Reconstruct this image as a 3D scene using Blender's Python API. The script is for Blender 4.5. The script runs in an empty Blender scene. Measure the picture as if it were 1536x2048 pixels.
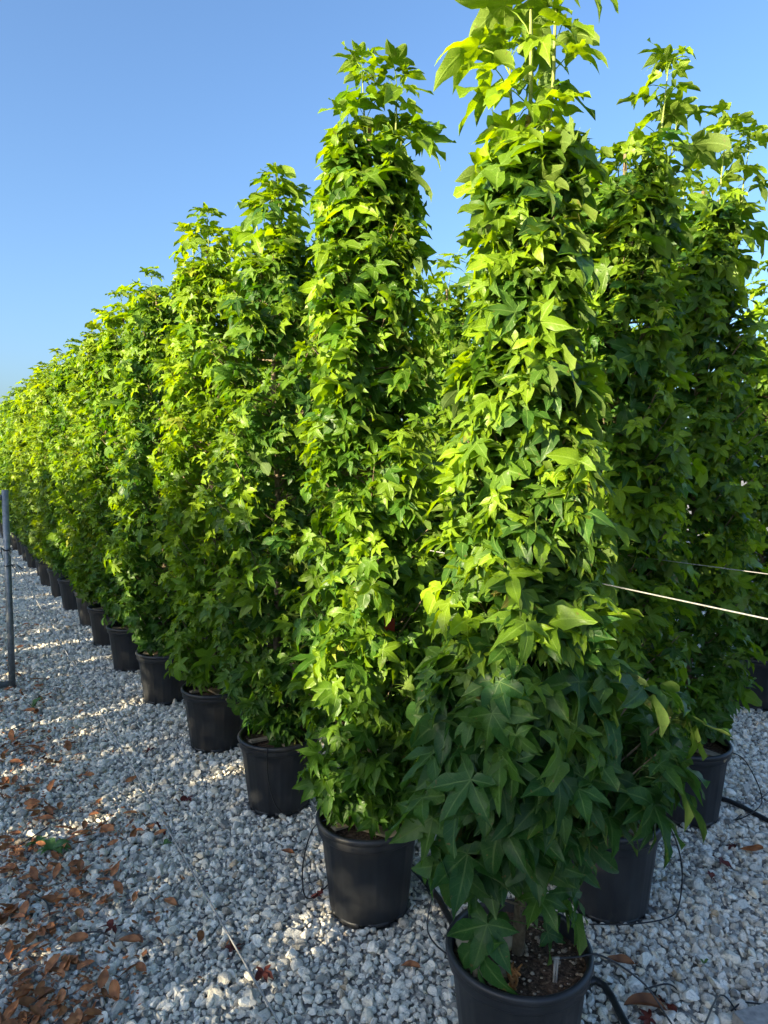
import bpy, bmesh, math, random
import numpy as np
from mathutils import Vector, Matrix

SC = bpy.context.scene
COL = SC.collection
R = math.radians

# ------------------------------------------------------------------ camera, sky, sun, exposure
CAM_H = 1.75
FPX = 1365.0                       # focal length in pixels of a 1536 x 2048 frame
PITCH = math.atan(94 / FPX)
cam_d = bpy.data.cameras.new('camera')
cam_d.sensor_fit = 'VERTICAL'
cam_d.sensor_height = 36.0
cam_d.lens = 36.0 * FPX / 2048.0
cam_d.clip_start = 0.05
cam_d.clip_end = 2000
cam = bpy.data.objects.new('camera', cam_d)
COL.objects.link(cam)
cam.location = (0, 0, CAM_H)
cam.rotation_euler = (math.pi / 2 - PITCH, 0, 0)
SC.camera = cam

SUN_EL = R(14)
SUN_DIR = Vector((-0.76, -0.65, 0)).normalized()      # horizontal direction towards the sun
world = bpy.data.worlds.new('World')
SC.world = world
world.use_nodes = True
wn = world.node_tree
bg = wn.nodes['Background']
sky = wn.nodes.new('ShaderNodeTexSky')
sky.sky_type = 'NISHITA'
sky.sun_disc = False
sky.sun_elevation = SUN_EL
sky.sun_rotation = math.atan2(SUN_DIR.x, SUN_DIR.y)
sky.air_density = 1.0
sky.dust_density = 3.2
sky.ozone_density = 4.2
wn.links.new(sky.outputs[0], bg.inputs['Color'])
bg.inputs['Strength'].default_value = 0.102

sun_d = bpy.data.lights.new('sun', 'SUN')
sun_d.energy = 5.0
sun_d.angle = R(0.5)
sun_d.color = (1.0, 0.86, 0.57)
sun = bpy.data.objects.new('sun', sun_d)
COL.objects.link(sun)
to_sun = Vector((SUN_DIR.x * math.cos(SUN_EL), SUN_DIR.y * math.cos(SUN_EL), math.sin(SUN_EL)))
sun.rotation_euler = to_sun.to_track_quat('Z', 'Y').to_euler()
sun.location = (-10, -10, 8)

SC.view_settings.view_transform = 'Standard'
SC.view_settings.look = 'None'
SC.view_settings.gamma = 1
SC.view_settings.exposure = 1.95
SC.view_settings.use_curve_mapping = False
SC.render.engine = 'CYCLES'
SC.cycles.max_bounces = 6
SC.cycles.use_adaptive_sampling = True
SC.cycles.adaptive_threshold = 0.025
SC.cycles.transmission_bounces = 6
SC.cycles.diffuse_bounces = 4

rng = np.random.default_rng(7)
random.seed(7)


# ------------------------------------------------------------------ small helpers
def tag(o, label=None, cat=None, group=None, kind=None):
    if label: o['label'] = label
    if cat: o['category'] = cat
    if group: o['group'] = group
    if kind: o['kind'] = kind
    return o


def link(name, mesh, parent=None, mat=None, loc=None):
    o = bpy.data.objects.new(name, mesh)
    COL.objects.link(o)
    if mat is not None and mesh is not None and not mesh.materials:
        mesh.materials.append(mat)
    if parent is not None: o.parent = parent
    if loc is not None: o.location = loc
    return o


def mesh_np(name, verts, loop_verts, loop_tot, uv=None, tint=None, smooth=True, mat=None):
    """verts (N,3); loop_verts flat vertex indices; loop_tot corners per face; uv per vertex; tint per vertex."""
    me = bpy.data.meshes.new(name)
    verts = np.asarray(verts, np.float32)
    loop_verts = np.asarray(loop_verts, np.int32)
    loop_tot = np.asarray(loop_tot, np.int32)
    me.vertices.add(len(verts)); me.vertices.foreach_set('co', verts.ravel())
    me.loops.add(len(loop_verts)); me.loops.foreach_set('vertex_index', loop_verts)
    me.polygons.add(len(loop_tot))
    start = np.concatenate([[0], np.cumsum(loop_tot)[:-1]]).astype(np.int32)
    me.polygons.foreach_set('loop_start', start)
    me.polygons.foreach_set('loop_total', loop_tot)
    me.update(calc_edges=True)
    me.polygons.foreach_set('use_smooth', np.full(len(loop_tot), smooth, bool))
    if uv is not None:
        l = me.uv_layers.new(name='veins')
        l.data.foreach_set('uv', np.asarray(uv, np.float32)[loop_verts].ravel())
    if tint is not None:
        a = me.attributes.new('tint', 'FLOAT_COLOR', 'POINT')
        t4 = np.ones((len(verts), 4), np.float32); t4[:, :3] = tint
        a.data.foreach_set('color', t4.ravel())
    if mat is not None: me.materials.append(mat)
    me.update()
    return me


class MB:
    """collects polygons into one mesh"""
    def __init__(s): s.v = []; s.f = []
    def add(s, vs, fs):
        b = len(s.v); s.v += [tuple(p) for p in vs]; s.f += [tuple(i + b for i in q) for q in fs]
    def tube(s, pts, rad, n=8, cap=True):
        pts = [Vector(p) for p in pts]
        if not hasattr(rad, '__len__'): rad = [rad] * len(pts)
        ref = None; vs = []
        for i, p in enumerate(pts):
            d = (pts[min(i + 1, len(pts) - 1)] - pts[max(i - 1, 0)]).normalized()
            if ref is None: ref = d.orthogonal().normalized()
            ref = (ref - d * ref.dot(d)).normalized()
            b = d.cross(ref)
            for k in range(n):
                a = 2 * math.pi * k / n
                vs.append(p + (ref * math.cos(a) + b * math.sin(a)) * rad[i])
        fs = []
        for i in range(len(pts) - 1):
            for k in range(n):
                k2 = (k + 1) % n
                fs.append((i * n + k, i * n + k2, (i + 1) * n + k2, (i + 1) * n + k))
        if cap:
            fs.append(tuple(range(n))[::-1]); m = (len(pts) - 1) * n
            fs.append(tuple(range(m, m + n)))
        s.add(vs, fs)
    def lathe(s, prof, n=48, rfun=None):
        vs = []
        for (r, z) in prof:
            for k in range(n):
                a = 2 * math.pi * k / n
                rr = r if rfun is None else rfun(r, z, a)
                vs.append((rr * math.cos(a), rr * math.sin(a), z))
        fs = []
        for i in range(len(prof) - 1):
            for k in range(n):
                k2 = (k + 1) % n
                fs.append((i * n + k, i * n + k2, (i + 1) * n + k2, (i + 1) * n + k))
        s.add(vs, fs)
    def mesh(s, name, mat=None, smooth=True):
        me = bpy.data.meshes.new(name)
        me.from_pydata(s.v, [], s.f); me.update()
        me.polygons.foreach_set('use_smooth', np.full(len(me.polygons), smooth, bool))
        if mat: me.materials.append(mat)
        return me


def px(x, y, z=0.0):
    """ground point (at height z) that lies along a line of sight, used once to read positions off the photograph"""
    d = np.array([(x - 768) / FPX, 1, -(y - 1024) / FPX])
    c, s = math.cos(PITCH), math.sin(PITCH)
    d = np.array([d[0], d[1] * c + d[2] * s, -d[1] * s + d[2] * c])
    t = (z - CAM_H) / d[2]
    return Vector((d[0] * t, d[1] * t, z))


# ------------------------------------------------------------------ materials
def new_mat(name):
    m = bpy.data.materials.new(name); m.use_nodes = True
    nt = m.node_tree
    return m, nt, nt.nodes, nt.links, nt.nodes['Principled BSDF']


def ramp(nodes, stops, interp='LINEAR'):
    n = nodes.new('ShaderNodeValToRGB'); e = n.color_ramp.elements
    n.color_ramp.interpolation = interp
    while len(e) < len(stops): e.new(0.5)
    for i, (p, c) in enumerate(stops):
        e[i].position = p; e[i].color = (*c, 1)
    return n


def math_n(nodes, links, op, a, b=None, c=None, clamp=False):
    n = nodes.new('ShaderNodeMath'); n.operation = op; n.use_clamp = clamp
    for i, v in enumerate((a, b, c)):
        if v is None: continue
        if isinstance(v, (int, float)): n.inputs[i].default_value = v
        else: links.new(v, n.inputs[i])
    return n.outputs[0]


def mixc(nodes, links, fac, a, b, mode='MIX'):
    n = nodes.new('ShaderNodeMix'); n.data_type = 'RGBA'; n.blend_type = mode
    for idx, v in ((0, fac), (6, a), (7, b)):
        if isinstance(v, (int, float)): n.inputs[idx].default_value = v
        elif isinstance(v, tuple): n.inputs[idx].default_value = (*v, 1)
        else: links.new(v, n.inputs[idx])
    return n.outputs[2]


def leaf_material():
    m, nt, N, L, P = new_mat('leaf_green')
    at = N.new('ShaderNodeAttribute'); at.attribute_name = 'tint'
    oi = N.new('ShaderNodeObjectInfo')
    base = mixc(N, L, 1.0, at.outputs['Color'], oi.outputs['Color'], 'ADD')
    uv = N.new('ShaderNodeUVMap'); uv.uv_map = 'veins'
    sep = N.new('ShaderNodeSeparateXYZ'); L.new(uv.outputs[0], sep.inputs[0])
    u, v = sep.outputs[0], sep.outputs[1]
    # main veins where v is close to 0, side veins as slanted stripes
    main = N.new('ShaderNodeMapRange'); main.interpolation_type = 'SMOOTHSTEP'
    L.new(v, main.inputs[0]); main.inputs[1].default_value = 0.03; main.inputs[2].default_value = 0.15
    main.inputs[3].default_value = 0.75; main.inputs[4].default_value = 0.0
    st = math_n(N, L, 'FRACT', math_n(N, L, 'SUBTRACT', math_n(N, L, 'MULTIPLY', u, 6.0), math_n(N, L, 'MULTIPLY', v, 1.3)))
    st = math_n(N, L, 'ABSOLUTE', math_n(N, L, 'SUBTRACT', st, 0.5))
    side = N.new('ShaderNodeMapRange'); side.interpolation_type = 'SMOOTHSTEP'
    L.new(st, side.inputs[0]); side.inputs[1].default_value = 0.0; side.inputs[2].default_value = 0.09
    side.inputs[3].default_value = 0.28; side.inputs[4].default_value = 0.0
    vein = math_n(N, L, 'MAXIMUM', main.outputs[0], side.outputs[0])
    # blotchy tone inside a leaf
    tc = N.new('ShaderNodeTexCoord')
    no = N.new('ShaderNodeTexNoise'); no.inputs['Scale'].default_value = 38; no.inputs['Detail'].default_value = 3
    L.new(tc.outputs['Object'], no.inputs['Vector'])
    blot = ramp(N, [(0.3, (0.82, 0.86, 0.82)), (0.7, (1.16, 1.1, 1.05))])
    L.new(no.outputs[0], blot.inputs[0])
    base = mixc(N, L, 1.0, base, blot.outputs[0], 'MULTIPLY')
    n3 = N.new('ShaderNodeTexNoise'); n3.inputs['Scale'].default_value = 9; n3.inputs['Detail'].default_value = 5
    va = N.new('ShaderNodeVectorMath'); va.operation = 'ADD'; L.new(tc.outputs['Object'], va.inputs[0]); L.new(oi.outputs['Location'], va.inputs[1]); L.new(va.outputs[0], n3.inputs['Vector'])
    edge = math_n(N, L, 'MULTIPLY', math_n(N, L, 'GREATER_THAN', n3.outputs[0], 0.66), math_n(N, L, 'GREATER_THAN', u, 0.62))
    base = mixc(N, L, math_n(N, L, 'MULTIPLY', edge, 0.6), base, (0.16, 0.10, 0.03))
    pale = mixc(N, L, 1.0, base, (0.10, 0.13, 0.04), 'ADD')
    colf = mixc(N, L, vein, base, pale)
    geo = N.new('ShaderNodeNewGeometry')
    under = mixc(N, L, 0.45, colf, (0.15, 0.19, 0.06))
    col = mixc(N, L, geo.outputs['Backfacing'], colf, under)
    L.new(col, P.inputs['Base Color'])
    rg = N.new('ShaderNodeMapRange'); L.new(no.outputs[0], rg.inputs[0])
    rg.inputs[3].default_value = 0.30; rg.inputs[4].default_value = 0.50
    rough = mixc(N, L, geo.outputs['Backfacing'], rg.outputs[0], (0.65, 0.65, 0.65))
    L.new(rough, P.inputs['Roughness'])
    P.inputs['Specular IOR Level'].default_value = 0.3
    bmp = N.new('ShaderNodeBump'); bmp.inputs['Strength'].default_value = 0.35; bmp.inputs['Distance'].default_value = 0.004
    L.new(vein, bmp.inputs['Height']); bmp.invert = True
    L.new(bmp.outputs[0], P.inputs['Normal'])
    tr = N.new('ShaderNodeBsdfTranslucent')
    hs = N.new('ShaderNodeHueSaturation'); hs.inputs['Hue'].default_value = 0.485; hs.inputs['Saturation'].default_value = 1.12
    hs.inputs['Value'].default_value = 2.0
    L.new(base, hs.inputs['Color']); L.new(hs.outputs[0], tr.inputs['Color'])
    mx = N.new('ShaderNodeMixShader'); mx.inputs[0].default_value = 0.42
    L.new(P.outputs[0], mx.inputs[1]); L.new(tr.outputs[0], mx.inputs[2])
    L.new(mx.outputs[0], N['Material Output'].inputs['Surface'])
    return m


def noise_mat(name, stops, scale=20, rough=0.7, bump=0.3, dist=0.01, detail=6, spec=0.3, coord='Object', objrand=0.0):
    m, nt, N, L, P = new_mat(name)
    tc = N.new('ShaderNodeTexCoord')
    no = N.new('ShaderNodeTexNoise'); no.inputs['Scale'].default_value = scale; no.inputs['Detail'].default_value = detail
    L.new(tc.outputs[coord], no.inputs['Vector'])
    r = ramp(N, stops); L.new(no.outputs[0], r.inputs[0])
    col = r.outputs[0]
    if objrand:
        oi = N.new('ShaderNodeObjectInfo')
        hs = N.new('ShaderNodeHueSaturation')
        mr = N.new('ShaderNodeMapRange'); L.new(oi.outputs['Random'], mr.inputs[0])
        mr.inputs[3].default_value = 1 - objrand; mr.inputs[4].default_value = 1 + objrand
        L.new(mr.outputs[0], hs.inputs['Value']); L.new(col, hs.inputs['Color']); col = hs.outputs[0]
    L.new(col, P.inputs['Base Color'])
    P.inputs['Roughness'].default_value = rough
    P.inputs['Specular IOR Level'].default_value = spec
    if bump:
        b = N.new('ShaderNodeBump'); b.inputs['Strength'].default_value = bump; b.inputs['Distance'].default_value = dist
        L.new(no.outputs[0], b.inputs['Height']); L.new(b.outputs[0], P.inputs['Normal'])
    return m


M_LEAF = leaf_material()
M_BARK = noise_mat('bark', [(0.3, (0.09, 0.065, 0.04)), (0.7, (0.22, 0.17, 0.11))], 60, 0.85, 0.6, 0.004)
M_SHOOT = noise_mat('green_shoot', [(0.3, (0.17, 0.22, 0.05)), (0.7, (0.27, 0.31, 0.09))], 30, 0.55, 0.1, 0.002)
M_POT = noise_mat('pot_plastic', [(0.35, (0.014, 0.015, 0.018)), (0.7, (0.025, 0.027, 0.031))], 9, 0.48, 0.08, 0.003, spec=0.45, objrand=0.18)
def dust_pots(m):
    nt = m.node_tree; N, L = nt.nodes, nt.links; P = N['Principled BSDF']
    src = P.inputs['Base Color'].links[0].from_socket
    tc = N.new('ShaderNodeTexCoord'); oi = N.new('ShaderNodeObjectInfo')
    mp = N.new('ShaderNodeMapping'); mp.inputs['Scale'].default_value = (9, 9, 2.2); L.new(tc.outputs['Object'], mp.inputs[0])
    cb = N.new('ShaderNodeCombineXYZ'); L.new(math_n(N, L, 'MULTIPLY', oi.outputs['Random'], 40.0), cb.inputs[0]); L.new(cb.outputs[0], mp.inputs['Location'])
    no = N.new('ShaderNodeTexNoise'); no.inputs['Scale'].default_value = 1.6; no.inputs['Detail'].default_value = 8; no.inputs['Roughness'].default_value = 0.68
    L.new(mp.outputs[0], no.inputs['Vector'])
    r = ramp(N, [(0.50, (0, 0, 0)), (0.80, (0.4, 0.4, 0.4))]); L.new(no.outputs[0], r.inputs[0])
    sx = N.new('ShaderNodeSeparateXYZ'); L.new(tc.outputs['Object'], sx.inputs[0])
    splash = N.new('ShaderNodeMapRange'); L.new(sx.outputs[2], splash.inputs[0]); splash.inputs[1].default_value = 0.0; splash.inputs[2].default_value = 0.16
    splash.inputs[3].default_value = 0.9; splash.inputs[4].default_value = 0.25
    f = math_n(N, L, 'MULTIPLY', r.outputs[0], splash.outputs[0])
    col = mixc(N, L, f, src, (0.20, 0.18, 0.155)); L.new(col, P.inputs['Base Color'])
    ro = math_n(N, L, 'MULTIPLY_ADD', f, 0.7, 0.44); L.new(ro, P.inputs['Roughness'])
dust_pots(M_POT)
M_SOIL = noise_mat('soil', [(0.3, (0.024, 0.014, 0.008)), (0.52, (0.085, 0.05, 0.03)), (0.75, (0.22, 0.15, 0.10))], 95, 0.95, 1.0, 0.012, 8)
M_WOOD = noise_mat('weathered_wood', [(0.3, (0.17, 0.13, 0.085)), (0.7, (0.38, 0.31, 0.21))], 25, 0.85, 0.4, 0.004)
M_BROWN = noise_mat('dry_leaf', [(0.3, (0.17, 0.058, 0.022)), (0.7, (0.44, 0.175, 0.065))], 24, 0.6, 0.4, 0.005, objrand=0.4)
M_REDLEAF = noise_mat('dark_red_leaf', [(0.3, (0.06, 0.012, 0.010)), (0.7, (0.16, 0.035, 0.022))], 30, 0.65, 0.4, 0.004, objrand=0.3)
M_STEEL = noise_mat('galvanised_steel', [(0.3, (0.15, 0.165, 0.18)), (0.7, (0.26, 0.28, 0.30))], 40, 0.5, 0.1, 0.002, spec=0.5)
M_STEEL.node_tree.nodes['Principled BSDF'].inputs['Metallic'].default_value = 0.45
M_WIRE = noise_mat('wire', [(0.3, (0.24, 0.24, 0.24)), (0.7, (0.40, 0.39, 0.37))], 60, 0.42, 0, spec=0.5)
M_WIRE.node_tree.nodes['Principled BSDF'].inputs['Metallic'].default_value = 0.3
M_HOSE = noise_mat('black_hose', [(0.3, (0.010, 0.010, 0.011)), (0.7, (0.022, 0.022, 0.024))], 40, 0.38, 0.05, spec=0.5)
M_CONC = noise_mat('concrete', [(0.3, (0.20, 0.20, 0.20)), (0.7, (0.36, 0.355, 0.34))], 45, 0.9, 0.4, 0.004)
M_WEED = noise_mat('weed_green', [(0.3, (0.05, 0.11, 0.025)), (0.7, (0.10, 0.19, 0.045))], 40, 0.5, 0.1)
M_DRY = noise_mat('dried_stalk', [(0.3, (0.16, 0.06, 0.018)), (0.7, (0.42, 0.19, 0.06))], 60, 0.8, 0.5, 0.004)
M_TAG = noise_mat('red_card', [(0.3, (0.20, 0.018, 0.012)), (0.7, (0.27, 0.028, 0.018))], 20, 0.5, 0)
M_STAKE = noise_mat('grey_plastic', [(0.3, (0.22, 0.21, 0.19)), (0.7, (0.33, 0.31, 0.28))], 40, 0.6, 0.1)


def stone_material():
    m, nt, N, L, P = new_mat('marble_stone')
    oi = N.new('ShaderNodeObjectInfo')
    tc = N.new('ShaderNodeTexCoord')
    off = N.new('ShaderNodeVectorMath'); off.operation = 'ADD'
    cmb = N.new('ShaderNodeCombineXYZ')
    k = math_n(N, L, 'MULTIPLY', oi.outputs['Random'], 57.0)
    L.new(k, cmb.inputs[0]); L.new(k, cmb.inputs[2])
    L.new(tc.outputs['Object'], off.inputs[0]); L.new(cmb.outputs[0], off.inputs[1])
    no = N.new('ShaderNodeTexNoise'); no.inputs['Scale'].default_value = 1.1; no.inputs['Detail'].default_value = 6
    no.inputs['Distortion'].default_value = 1.4
    L.new(off.outputs[0], no.inputs['Vector'])
    basec = ramp(N, [(0.0, (0.30, 0.285, 0.255)), (0.10, (0.52, 0.49, 0.43)), (0.25, (0.74, 0.69, 0.60)), (0.45, (0.86, 0.805, 0.70)), (0.62, (0.90, 0.85, 0.75)),
                     (0.76, (0.82, 0.71, 0.54)), (0.84, (0.92, 0.88, 0.79)), (0.92, (0.46, 0.43, 0.38)), (0.97, (0.24, 0.23, 0.21)), (1.0, (0.64, 0.48, 0.31))])
    L.new(oi.outputs['Random'], basec.inputs[0])
    vr = ramp(N, [(0.30, (0.52, 0.53, 0.54)), (0.45, (0.93, 0.94, 0.94)), (0.53, (1.06, 1.06, 1.05)), (0.70, (0.78, 0.79, 0.80))])
    L.new(no.outputs[0], vr.inputs[0])
    col = mixc(N, L, 1.0, basec.outputs[0], vr.outputs[0], 'MULTIPLY')
    L.new(col, P.inputs['Base Color'])
    P.inputs['Roughness'].default_value = 0.62
    P.inputs['Specular IOR Level'].default_value = 0.35
    b = N.new('ShaderNodeBump'); b.inputs['Strength'].default_value = 0.35; b.inputs['Distance'].default_value = 0.05
    n2 = N.new('ShaderNodeTexNoise'); n2.inputs['Scale'].default_value = 5; n2.inputs['Detail'].default_value = 6
    L.new(off.outputs[0], n2.inputs['Vector'])
    L.new(n2.outputs[0], b.inputs['Height']); L.new(b.outputs[0], P.inputs['Normal'])
    return m


def ground_material():
    m, nt, N, L, P = new_mat('gravel_ground')
    tc = N.new('ShaderNodeTexCoord')
    vo = N.new('ShaderNodeTexVoronoi'); vo.inputs['Scale'].default_value = 34
    L.new(tc.outputs['Object'], vo.inputs['Vector'])
    sep = N.new('ShaderNodeSeparateColor'); L.new(vo.outputs['Color'], sep.inputs[0])
    r = ramp(N, [(0.0, (0.20, 0.195, 0.185)), (0.5, (0.34, 0.33, 0.31)), (0.8, (0.42, 0.41, 0.38)), (1.0, (0.12, 0.11, 0.10))])
    L.new(sep.outputs[0], r.inputs[0])
    no = N.new('ShaderNodeTexNoise'); no.inputs['Scale'].default_value = 0.9; no.inputs['Detail'].default_value = 5
    L.new(tc.outputs['Object'], no.inputs['Vector'])
    r2 = ramp(N, [(0.35, (0.75, 0.74, 0.72)), (0.65, (1, 1, 1))]); L.new(no.outputs[0], r2.inputs[0])
    c = mixc(N, L, 1.0, r.outputs[0], r2.outputs[0], 'MULTIPLY')
    L.new(c, P.inputs['Base Color']); P.inputs['Roughness'].default_value = 0.9
    b = N.new('ShaderNodeBump'); b.inputs['Strength'].default_value = 0.9; b.inputs['Distance'].default_value = 0.02; b.invert = True
    L.new(vo.outputs['Distance'], b.inputs['Height']); L.new(b.outputs[0], P.inputs['Normal'])
    return m


M_STONE = stone_material()
M_GROUND = ground_material()

# ------------------------------------------------------------------ layout
ROWV = np.array([-0.53, 0.82])                    # along a row of pots
A = [(0.385, 1.865), (-0.06, 2.60), (-0.54, 3.42), (-1.05, 4.17), (-1.63, 5.00), (-2.17, 5.80), (-2.68, 6.60), (-3.18, 7.42), (-3.74, 8.22)]
while len(A) < 25: A.append((A[-1][0] + ROWV[0], A[-1][1] + ROWV[1]))
B0 = np.array([0.89, 2.62]); C0 = np.array([1.51, 3.32]); D0 = np.array([2.72, 4.88])

# ------------------------------------------------------------------ ground
gm = MB(); S = 600.0
gm.add([(-S, -S, 0), (S, -S, 0), (S, S, 0), (-S, S, 0)], [(0, 1, 2, 3)])
ground = link('ground', gm.mesh('ground', M_GROUND, False))
tag(ground, 'pale grey crushed stone ground under the potted trees', kind='structure')


# ------------------------------------------------------------------ leaf shapes
def leaf_geo(nseg, seed, petiole_seg=1, petiole_n=3, droop=None):
    """star-shaped five-lobed leaf, unit length along +Y, face +Z, stalk behind; returns verts, faces, uv, stalk end"""
    g = np.random.default_rng(seed)
    lob_a = np.radians(np.array([-112, -54, 0, 54, 112]) + g.normal(0, 5, 5))
    lob_l = np.array([0.62, 0.93, 1.0, 0.93, 0.62]) * g.uniform(0.88, 1.12, 5)
    V = [(0, 0)]; UV = [(0.02, 0.0)]; F = []; LB = [(-1, 0)]
    nl = 5
    # points between lobes
    gap = []
    for i in range(nl + 1):
        if i == 0: a, r = lob_a[0] - math.radians(48), 0.17
        elif i == nl: a, r = lob_a[-1] + math.radians(48), 0.17
        else:
            a = (lob_a[i - 1] + lob_a[i]) / 2; r = g.uniform(0.25, 0.33) * (1.0 if 1 < i < nl - 1 else 0.85)
        V.append((r * math.sin(a), r * math.cos(a))); UV.append((0.3, 1.0)); LB.append((-1, 0)); gap.append(len(V) - 1)
    ts = {1: [0.48], 2: [0.40, 0.68], 3: [0.38, 0.58, 0.80], 5: [0.32, 0.45, 0.60, 0.75, 0.89]}[nseg]
    def width(t):
        w = 0.185 * math.sin(math.pi * min(1, (t + 0.16) / 1.14)) ** 1.25
        return max(w, 0.012)
    for i in range(nl):
        a, Ln = lob_a[i], lob_l[i]
        d = np.array([math.sin(a), math.cos(a)]); n = np.array([d[1], -d[0]])     # n to the right (towards larger angle)
        sc = 1.0 if i in (1, 2, 3) else 0.85
        bend = g.normal(0, 0.08)
        mids = [0]; ls = [gap[i]]; rs = [gap[i + 1]]
        for t in ts:
            c = d * Ln * t + n * bend * t * t
            w = width(t) * sc
            V.append(tuple(c)); UV.append((t, 0.0)); LB.append((i, 0)); mids.append(len(V) - 1)
            wl = w * g.uniform(0.88, 1.14); wr = w * g.uniform(0.88, 1.14)
            V.append(tuple(c - n * wl)); UV.append((t, 1.0)); LB.append((i, -1)); ls.append(len(V) - 1)
            V.append(tuple(c + n * wr)); UV.append((t, 1.0)); LB.append((i, 1)); rs.append(len(V) - 1)
        V.append(tuple(d * Ln + n * bend)); UV.append((1.0, 0.0)); LB.append((i, 0)); tip = len(V) - 1
        for k in range(len(ts)):
            F.append((mids[k], mids[k + 1], ls[k + 1], ls[k]))
            F.append((mids[k + 1], mids[k], rs[k], rs[k + 1]))
        F.append((mids[-1], tip, ls[-1])); F.append((tip, mids[-1], rs[-1]))
    V = np.array(V); UV = np.array(UV)
    r = np.hypot(V[:, 0], V[:, 1])
    ang = np.arctan2(V[:, 0], V[:, 1])
    dr = g.uniform(0.12, 0.46) if droop is None else droop
    fold = g.uniform(0.25, 0.6)
    LB = np.array(LB)
    lobe_dr = np.append(g.uniform(0.3, 1.7, 5), 0.8)[LB[:, 0]]
    lobe_tw = np.append(g.normal(0, 0.07, 5), 0.0)[LB[:, 0]]
    z = fold * UV[:, 1] * (0.10 + 0.08 * r) - dr * lobe_dr * np.clip(r - 0.15, 0, 2) ** 1.7 * 1.15 + 0.05 * np.sin(ang * 3 + g.uniform(0, 6)) * r
    z += lobe_tw * LB[:, 1]
    z += 0.04 * np.sin(r * 11 + ang * 4 + g.uniform(0, 6)) * UV[:, 1]
    dr = dr * lobe_dr
    cup = g.normal(0, 0.12); z += cup * V[:, 0] * np.abs(V[:, 0])
    # curled-in lobe tips
    pull = 1 - 0.22 * dr * r ** 2
    P3 = np.stack([V[:, 0] * pull, V[:, 1] * pull, z], 1)
    verts = P3.tolist(); uv = UV.tolist(); faces = list(F)
    # stalk
    end = np.array([g.normal(0, 0.06), -0.50, -0.55]) * g.uniform(0.8, 1.25)
    pts = [np.zeros(3)]
    for k in range(1, petiole_seg + 1):
        t = k / petiole_seg
        q = end * t + np.array([0, -0.10, 0.12]) * math.sin(math.pi * t) * 0.7
        pts.append(q)
    base = len(verts)
    for p in pts:
        dirv = end / np.linalg.norm(end)
        e1 = np.array([1.0, 0, 0]); e2 = np.cross(dirv, e1)
        for k in range(petiole_n):
            a = 2 * math.pi * k / petiole_n
            verts.append((p + (e1 * math.cos(a) + e2 * math.sin(a)) * 0.014 + np.array([0, 0, -0.012])).tolist()); uv.append((0.03, 0.0))
    for s_ in range(petiole_seg):
        for k in range(petiole_n):
            k2 = (k + 1) % petiole_n
            faces.append((base + s_ * petiole_n + k, base + s_ * petiole_n + k2, base + (s_ + 1) * petiole_n + k2, base + (s_ + 1) * petiole_n + k))
    return np.array(verts), faces, np.array(uv), end


NVAR = 16
LEAF_HI = [leaf_geo(5, 100 + i, 3, 5) for i in range(NVAR)]
LEAF_MID = [leaf_geo(2, 100 + i, 1, 3) for i in range(NVAR)]
LEAF_LO = [leaf_geo(1, 100 + i, 1, 3) for i in range(NVAR)]
for hi, mid, lo in zip(LEAF_HI, LEAF_MID, LEAF_LO): pass


def geo_mesh(name, geo, mat):
    v, f, uv, e = geo
    return mesh_np(name, v, [i for q in f for i in q], [len(q) for q in f], uv=uv, mat=mat, tint=np.zeros((len(v), 3)))


LEAF_MESH = [geo_mesh('leaf', g_, M_LEAF) for g_ in LEAF_HI]


def merge_leaves(name, geos, var, mats, tint, mat):
    """var (N,), mats (N,4,4) world of leaf, tint (N,3): one joined mesh"""
    vs, lv, lt, uvs, tn = [], [], [], [], []
    off = 0
    for k in range(len(geos)):
        ids = np.nonzero(var == k)[0]
        if not len(ids): continue
        v, f, uv, e = geos[k]
        fl = np.array([i for q in f for i in q]); ft = np.array([len(q) for q in f])
        h = np.concatenate([v, np.ones((len(v), 1))], 1)
        w = np.einsum('nij,vj->nvi', mats[ids], h)[..., :3]
        n = len(ids)
        vs.append(w.reshape(-1, 3))
        lv.append((fl[None, :] + (np.arange(n) * len(v))[:, None] + off).ravel())
        lt.append(np.tile(ft, n)); uvs.append(np.tile(uv, (n, 1)))
        tn.append(np.repeat(tint[ids], len(v), 0))
        off += n * len(v)
    return mesh_np(name, np.concatenate(vs), np.concatenate(lv), np.concatenate(lt), np.concatenate(uvs), np.concatenate(tn), True, mat)


# ------------------------------------------------------------------ trees
def norm(a): return a / np.maximum(np.linalg.norm(a, axis=-1, keepdims=True), 1e-9)


def crown_radius(z, p):
    """profile of the column, z above the ground"""
    ks = p['prof']
    return np.interp(z, [k[0] for k in ks], [k[1] for k in ks])


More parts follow.
